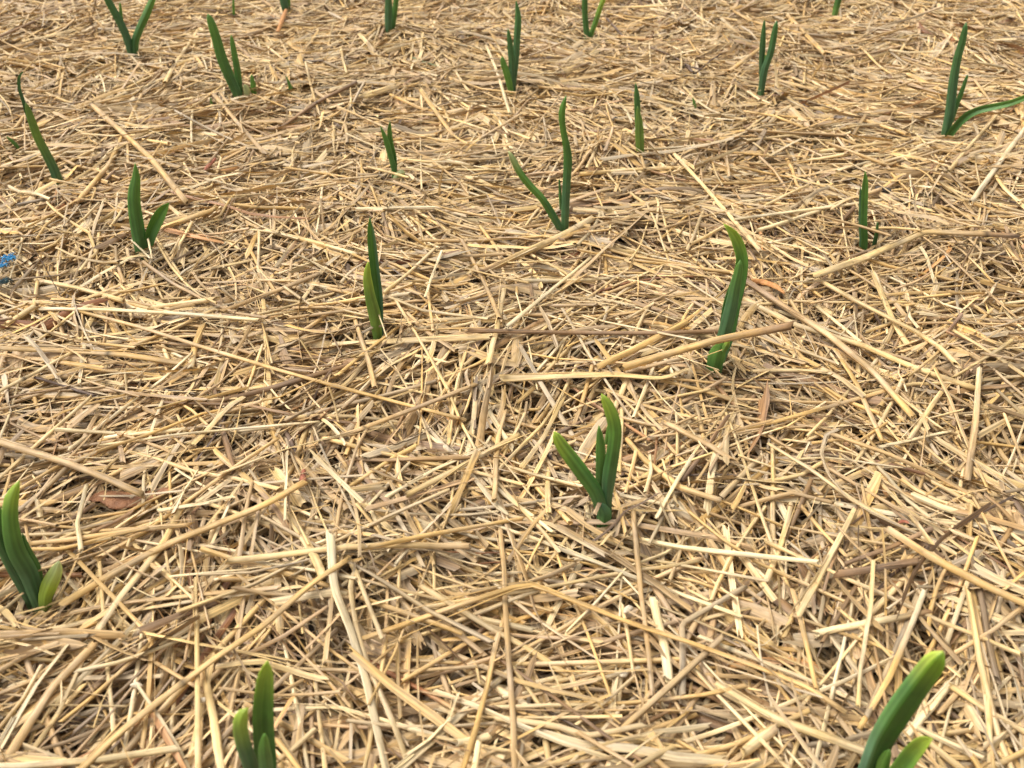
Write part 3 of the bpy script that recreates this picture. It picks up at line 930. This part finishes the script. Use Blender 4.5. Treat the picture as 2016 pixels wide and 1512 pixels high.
def sample_xy(n):
    out = []
    tot = 0
    while tot < n:
        m = n * 2
        y = mg.uniform(-0.06, 1.85, m); x = mg.uniform(-1.35, 1.35, m)
        half = 0.205 + 0.585 * y
        inside = (np.abs(x) < half + 0.05) & (y > 0.1) & (y < 1.30)
        margin = (np.abs(x) < half + 0.26)
        keep = inside | (margin & (mg.uniform(0, 1, m) < 0.42))
        p = np.stack([x, y], 1)[keep]
        out.append(p); tot += len(p)
    return np.concatenate(out)[:n]


def centre_lines(n, K, Lmin, Lmax, depth, tilt, bow, kinkp, rz, xy=None, ang=None):
    own = xy is not None
    xy = sample_xy(n) if xy is None else xy
    phi = 1.6 * np.sin(xy[:, 0] * 11 + 1.3) + 1.7 * np.sin(xy[:, 1] * 9 + xy[:, 0] * 5)
    ang = ang if ang is not None else np.where(mg.uniform(0, 1, n) < 0.45, phi + mg.normal(0, 0.4, n), mg.uniform(0, 2 * np.pi, n))
    L = Lmin + (Lmax - Lmin) * mg.uniform(0, 1, n) ** 1.7
    L = L * (1 + 0.65 * np.clip((xy[:, 1] - 0.45) / 0.5, 0, 1))
    t = np.linspace(-0.5, 0.5, K)
    ca = np.stack([np.cos(ang), np.sin(ang)], 1)
    cn = np.stack([-ca[:, 1], ca[:, 0]], 1)
    b = mg.normal(0, bow, n) * L
    P = np.zeros((n, K, 3))
    P[..., :2] = xy[:, None] + (t[None] * L[:, None])[..., None] * ca[:, None] + ((t ** 2)[None] * b[:, None] * 4)[..., None] * cn[:, None]
    kk = mg.uniform(0, 1, n) < kinkp
    th = np.where(kk, mg.normal(0, 0.9, n), 0)
    mid = K // 2
    rel = P[:, mid:, :2] - P[:, mid:mid + 1, :2]
    c, s = np.cos(th)[:, None], np.sin(th)[:, None]
    P[:, mid:, 0] = P[:, mid, 0][:, None] + rel[..., 0] * c - rel[..., 1] * s
    P[:, mid:, 1] = P[:, mid, 1][:, None] + rel[..., 0] * s + rel[..., 1] * c
    h = H(P[..., 0], P[..., 1])
    dep = depth(n)
    ti = np.tan(mg.normal(0, tilt, n))
    z = 0.6 * h + 0.4 * h.mean(1, keepdims=True) - dep[:, None] + t[None] * L[:, None] * ti[:, None]
    z += mg.normal(0, rz, n)[:, None] * L[:, None] * (t[None] ** 2) * 4
    P[..., 2] = np.maximum(z, h - 0.0165)
    # keep the straw off the shoots
    ok = np.ones(n, bool)
    for bse in BASES:
        e0, e1 = P[:, 0, :2], P[:, -1, :2]
        dv = e1 - e0
        u = np.clip(((bse[None, :2] - e0) * dv).sum(1) / np.maximum((dv * dv).sum(1), 1e-9), 0, 1)
        dd = np.linalg.norm(e0 + dv * u[:, None] - bse[None, :2], axis=1)
        ok &= ~((dd < (0.0034 if own else 0.0048)) & (dep < 0.008))
    return P[ok], dep[ok], L[ok]


WT = [0.12, 0.27, 0.29, 0.18, 0.06, 0.05, 0.05, 0.010, 0.004, 0.015]
WR = [0.10, 0.21, 0.21, 0.20, 0.14, 0.09, 0.05, 0.008, 0.004, 0.015]
WD = [0.06, 0.15, 0.18, 0.25, 0.16, 0.11, 0.10, 0.010, 0.004, 0.030]     # more tan, greyish and brown: the lower layer and the wide pieces


def batch(n, K, Lr, wr, flat, prof, closed, depth, tilt, bow, kinkp, weights, rollsd, rz=0.02, jitk=0.6, xy=None, ang=None):
    P, dep, L = centre_lines(n, K, *Lr, depth, tilt, bow, kinkp, rz, xy, ang)
    n = len(P)
    hw0 = 0.5 * (wr[0] + (wr[1] - wr[0]) * mg.uniform(0, 1, n) ** 1.5)
    hw0 = hw0 * (1 + 0.25 * np.clip((P[:, K // 2, 1] - 0.45) / 0.5, 0, 1))    # the straw further back is coarser
    t = np.linspace(0, 1, K)
    hw = hw0[:, None] * (1 + mg.normal(0, 0.07, (n, K))) * (1 - 0.35 * mg.uniform(0, 1, (n, 1)) * t[None])
    hh = hw * flat
    c = P[:, K // 2]
    damp = np.sin(c[:, 0] * 23 + 2 * np.sin(c[:, 1] * 13)) * np.sin(c[:, 1] * 19 + 1.7 * np.sin(c[:, 0] * 17 + 1)) + mg.normal(0, 0.35, n)
    damp = np.clip(damp - 0.25, 0, 1)[:, None]                 # patches of older, greyer straw
    tint0 = pick_tint(n, weights, mg, 0.115)
    tint0 = tint0 * (1 - 0.55 * damp) + np.array([0.37, 0.262, 0.135]) * 0.55 * damp
    tint = tint0[:, None] * (1 + mg.normal(0, 0.05, (n, K, 1)))
    roll = mg.normal(0, rollsd, n)[:, None] + mg.normal(0, rollsd * 0.5, n)[:, None] * t[None]
    M = len(prof)
    jit = mg.normal(0, 1, (n, 2, M)) * hw0[:, None, None] * jitk \
        + mg.normal(0, 0.9, (n, 2, 1)) * hw0[:, None, None] * prof[None, None, :, 0]
    return strands(P, hw, hh, prof, closed, roll, jit, np.clip(tint, 0.01, 0.9), mg)


deep = lambda n: 0.0002 + 0.0155 * mg.uniform(0, 1, n) ** 0.8
mid_ = lambda n: 0.012 * mg.uniform(0, 1, n) ** 1.2 - 0.0006
top_ = lambda n: 0.0075 * mg.uniform(0, 1, n) ** 1.3 - 0.0028
D = 1.0
tuck_xy, tuck_a = [], []
for bse in BASES:                                              # straw tucked round the foot of each shoot
    m = 26
    a = mg.uniform(0, 2 * np.pi, m); rr = mg.uniform(0.0045, 0.016, m)
    tuck_xy.append(np.stack([bse[0] + rr * np.cos(a), bse[1] + rr * np.sin(a)], 1))
    tuck_a.append(a + np.pi / 2 + mg.normal(0, 0.45, m))
tuck_xy = np.concatenate(tuck_xy); tuck_a = np.concatenate(tuck_a)
rim = lambda n: mg.uniform(-0.0035, 0.003, n)
parts = [
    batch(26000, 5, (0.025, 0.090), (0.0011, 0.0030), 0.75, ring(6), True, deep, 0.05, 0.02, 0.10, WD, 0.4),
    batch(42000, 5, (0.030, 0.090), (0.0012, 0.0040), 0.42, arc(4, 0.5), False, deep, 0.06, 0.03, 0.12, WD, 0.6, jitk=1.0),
    batch(24000, 6, (0.026, 0.100), (0.0009, 0.0032), 0.42, arc(4, 0.5), False, top_, 0.06, 0.035, 0.14, WR, 0.7, jitk=1.1),
    batch(17000, 5, (0.030, 0.115), (0.0011, 0.0027), 0.8, ring(6), True, top_, 0.045, 0.02, 0.10, WT, 0.4),
    batch(40000, 7, (0.015, 0.070), (0.0003, 0.0011), 0.5, arc(3, 0.5), False, mid_, 0.09, 0.10, 0.15, WR, 0.8, 0.06),
    batch(9000, 7, (0.020, 0.075), (0.0004, 0.0011), 0.5, arc(3, 0.5), False, top_, 0.12, 0.10, 0.15, WT, 0.8, 0.08),
    batch(7000, 3, (0.003, 0.014), (0.0005, 0.0022), 0.5, arc(3, 0.5), False, mid_, 0.20, 0.10, 0.10, WR, 0.9, 0.10, 0.9),
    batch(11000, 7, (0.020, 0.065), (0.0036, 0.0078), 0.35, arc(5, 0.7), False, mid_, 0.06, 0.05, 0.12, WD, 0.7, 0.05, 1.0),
    batch(len(tuck_xy), 6, (0.012, 0.045), (0.0006, 0.0026), 0.45, arc(4, 0.5), False, rim, 0.14, 0.05, 0.2, WR, 0.7, 0.05, 1.0, tuck_xy, tuck_a),
]
off = 0
Vs, Fs, Cs, Bs = [], [], [], []
for V, F, c, fb in parts:
    Vs.append(V); Fs.append(F + off); Cs.append(c); Bs.append(fb); off += len(V)
mulch = link_mesh("straw_mulch", np.concatenate(Vs), np.concatenate(Fs), STRAW, np.concatenate(Cs), np.concatenate(Bs))
tag(mulch, "thick layer of chopped golden straw covering the soil", "straw mulch", kind="stuff")


# ------------------------------------------------------------------ small things lying in the straw
def blade(px_pts, lift, mat, name, label, cat, group=None, curl=0.5, flat=False, rag=0.12, seed=1):
    """a small dry scrap with its own thickness: (x, y, width) along its length"""
    g = np.random.default_rng(seed)
    pts = []
    for x, y, w in px_pts:
        q = on_mulch(x, y, lift)
        pts.append([*q, 0.5 * w / px_per_m(q)])
    A = catmull(np.array(pts), 14)
    w = np.maximum(A[:, 3], 0.0002)
    w = w * (1 + g.normal(0, rag * 0.4, 14))
    M = 9
    up = arc(M, curl); lo = (arc(M, curl) * [0.97, 1] - [0, 0.12])[::-1]
    prof = np.concatenate([up, lo])
    jit = g.normal(0, w.mean() * rag, (1, 2, 2 * M))
    V, F, c, fb = strands(A[None, :, :3], w[None], w[None], prof, True, np.array([0.0]), jit, np.full((1, 14, 3), 1.0) * np.array([0.13, 0.19, 0.075]), g)
    o = link_mesh(name, V, F, mat, c, fb, loc=A[7, :3])
    return tag(o, label, cat, group)


blade([(178,985,14),(200,977,36),(240,985,46),(285,978,34),(322,965,20),(332,970,6)], 0.0022, RUST, "dry_leaf",
      "rusty brown dry leaf half buried in straw near the edge shoot", "dry leaf", curl=0.13, seed=2)
blade([(598,926,8),(596,942,13),(600,956,9)], 0.003, REDCHIP, "wood_chip", "small red wood chip standing between pale straws", "wood chip", curl=0.8, seed=3)
blade([(563,19,6),(556,38,9),(546,64,7)], 0.007, ORANGE, "straw_scrap", "orange-brown straw scrap leaning before the shoot it touches at the upper edge", "straw scrap", curl=0.7, seed=4)
blade([(1478,552,10),(1502,556,17),(1530,566,14),(1545,578,5)], 0.0045, ORANGE, "straw_scrap", "curled orange scrap of sheath beside the hooked shoot", "straw scrap", curl=0.7, seed=5)
blade([(402,336,6),(414,322,10),(424,312,6)], 0.0045, REDCHIP, "wood_chip", "tiny reddish chip beyond the broad pair shoot", "wood chip", curl=0.7, seed=6)
blade([(1790,1030,5),(1780,1026,9),(1768,1030,5)], 0.003, REDCHIP, "wood_chip", "tiny red-edged chip above the thick golden straw that runs out of frame", "wood chip", curl=0.6, seed=7)


def clod(px, py, rpx, mat, name, label, cat, group=None, sq=(1, 1, 0.75), rot=0.0, seed=1, lift=0.0):
    g = np.random.default_rng(seed)
    G = on_mulch(px, py, lift)
    r = rpx / px_per_m(G)
    nu, nv = 14, 9
    u = np.arange(nu) / nu * 2 * np.pi
    v = np.linspace(0.06, np.pi - 0.06, nv)
    U, Vv = np.meshgrid(u, v)
    rr = 1 + 0.12 * np.sin(3 * U + g.uniform(0, 6)) * np.sin(Vv * 2 + g.uniform(0, 6)) + 0.08 * np.sin(5 * U + 4 * Vv + g.uniform(0, 6))
    x = rr * np.sin(Vv) * np.cos(U) * sq[0]; y = rr * np.sin(Vv) * np.sin(U) * sq[1]; z = rr * np.cos(Vv) * sq[2]
    c, s = math.cos(rot), math.sin(rot)
    V = np.stack([x * c - y * s, x * s + y * c, z], -1) * r + G + np.array([0, 0, r * 0.4])
    idx = np.arange(nu * nv).reshape(nv, nu)
    a = idx[:-1]; b = np.roll(idx, -1, 1)[:-1]; d = idx[1:]; e = np.roll(idx, -1, 1)[1:]
    F = np.stack([a, d, e, b], -1).reshape(-1, 4)
    F = np.concatenate([F, [[idx[0, i], idx[0, i + 1], idx[0, nu - 2 - i], idx[0, nu - 1 - i]] for i in range(nu // 2 - 1)],
                        [[idx[-1, i + 1], idx[-1, i], idx[-1, nu - 1 - i], idx[-1, nu - 2 - i]] for i in range(nu // 2 - 1)]])
    o = link_mesh(name, V.reshape(-1, 3), F, mat, loc=G)
    return tag(o, label, cat, group)


HG = "pale seed husks dropped in the straw"
clod(270, 1352, 13, HUSK, "seed_husk", "white seed husk beside a second one, near the blunt bottom shoot", "seed husk", HG, (1, .45, .4), -0.1, 1, 0.003)
clod(397, 1381, 11, HUSK, "seed_husk", "pinkish white husk under the long diagonal golden straw", "seed husk", HG, (1, .5, .4), 0.1, 2, 0.003)
clod(1236, 1203, 12, HUSK, "seed_husk", "round white husk beside the thick cream straw tube", "seed husk", HG, (1, .6, .5), 0.7, 3, 0.003)
clod(1228, 1330, 9, HUSK, "seed_husk", "cream grain husk lying before the thick cream straw tube", "seed husk", HG, (1, .6, .5), 0.4, 4, 0.003)
clod(1212, 238, 6, GREYCLOD, "soil_clod", "small dark round clod between the kinked shoot and the olive-sheathed shoot", "clod", None, (1, 1, .9), 0, 5, 0.002)
clod(1737, 378, 12, GREYCLOD, "soil_clod", "dark clod of soil beyond the slim sunken shoot", "clod", None, (1.3, .6, .5), -0.5, 6, 0.001)
clod(1880, 1236, 12, GREYCLOD, "soil_clod", "grey clod in a gap above the big slanting shoot", "clod", None, (1, .8, .6), 0.2, 7, 0.0)


def tuft(px, py, mat, label, n, Lpx, seed):
    """a frayed end of plastic twine: many fine curled fibres, one thing"""
    g = np.random.default_rng(seed)
    G = on_mulch(px, py, 0.0035)
    s = 1 / px_per_m(G)
    K = 9
    t = np.linspace(0, 1, K)
    a = g.uniform(0, 2 * np.pi, n)
    L = g.uniform(0.5, 1.0, n) * Lpx * s
    P = np.zeros((n, K, 3))
    aa = a[:, None] + g.normal(0, 1.2, n)[:, None] * t[None]
    P[..., 0] = np.cumsum(np.cos(aa) * L[:, None] / K, 1)
    P[..., 1] = np.cumsum(np.sin(aa) * L[:, None] / K, 1)
    P[..., 2] = np.sin(t[None] * np.pi * g.uniform(0.6, 1.3, (n, 1))) * L[:, None] * g.uniform(0.1, 0.6, (n, 1))
    P += G + g.normal(0, 3 * s, (n, 1, 3)) * [1, 1, 0.3]
    hw = np.full((n, K), 0.9 * s) * np.linspace(1, 0.6, K)
    V, F, c, fb = strands(P, hw, hw, ring(5), True, np.zeros(n), np.zeros((n, 2, 5)), np.full((n, K, 3), 0.5), g)
    o = link_mesh("plastic_twine", V, F, mat, c, fb, loc=G)
    return tag(o, label, "twine")


tuft(19, 509, TWINE, "frayed scrap of bright blue plastic twine in the straw at the photo's edge", 46, 17, 1)
tuft(5, 523, TWINE, "second blue twine fray lying under a straw just before the bright scrap", 26, 13, 2)
tuft(9, 556, TEAL, "dark teal knot of twine sunk in a gap of the straw", 40, 14, 3)
blade([(812,113,4),(835,121,6),(860,130,3)], 0.006, LEAF, "grass_blade", "faded green grass blade lying flat beyond the small notched shoot", "grass blade", curl=0.4, seed=9)
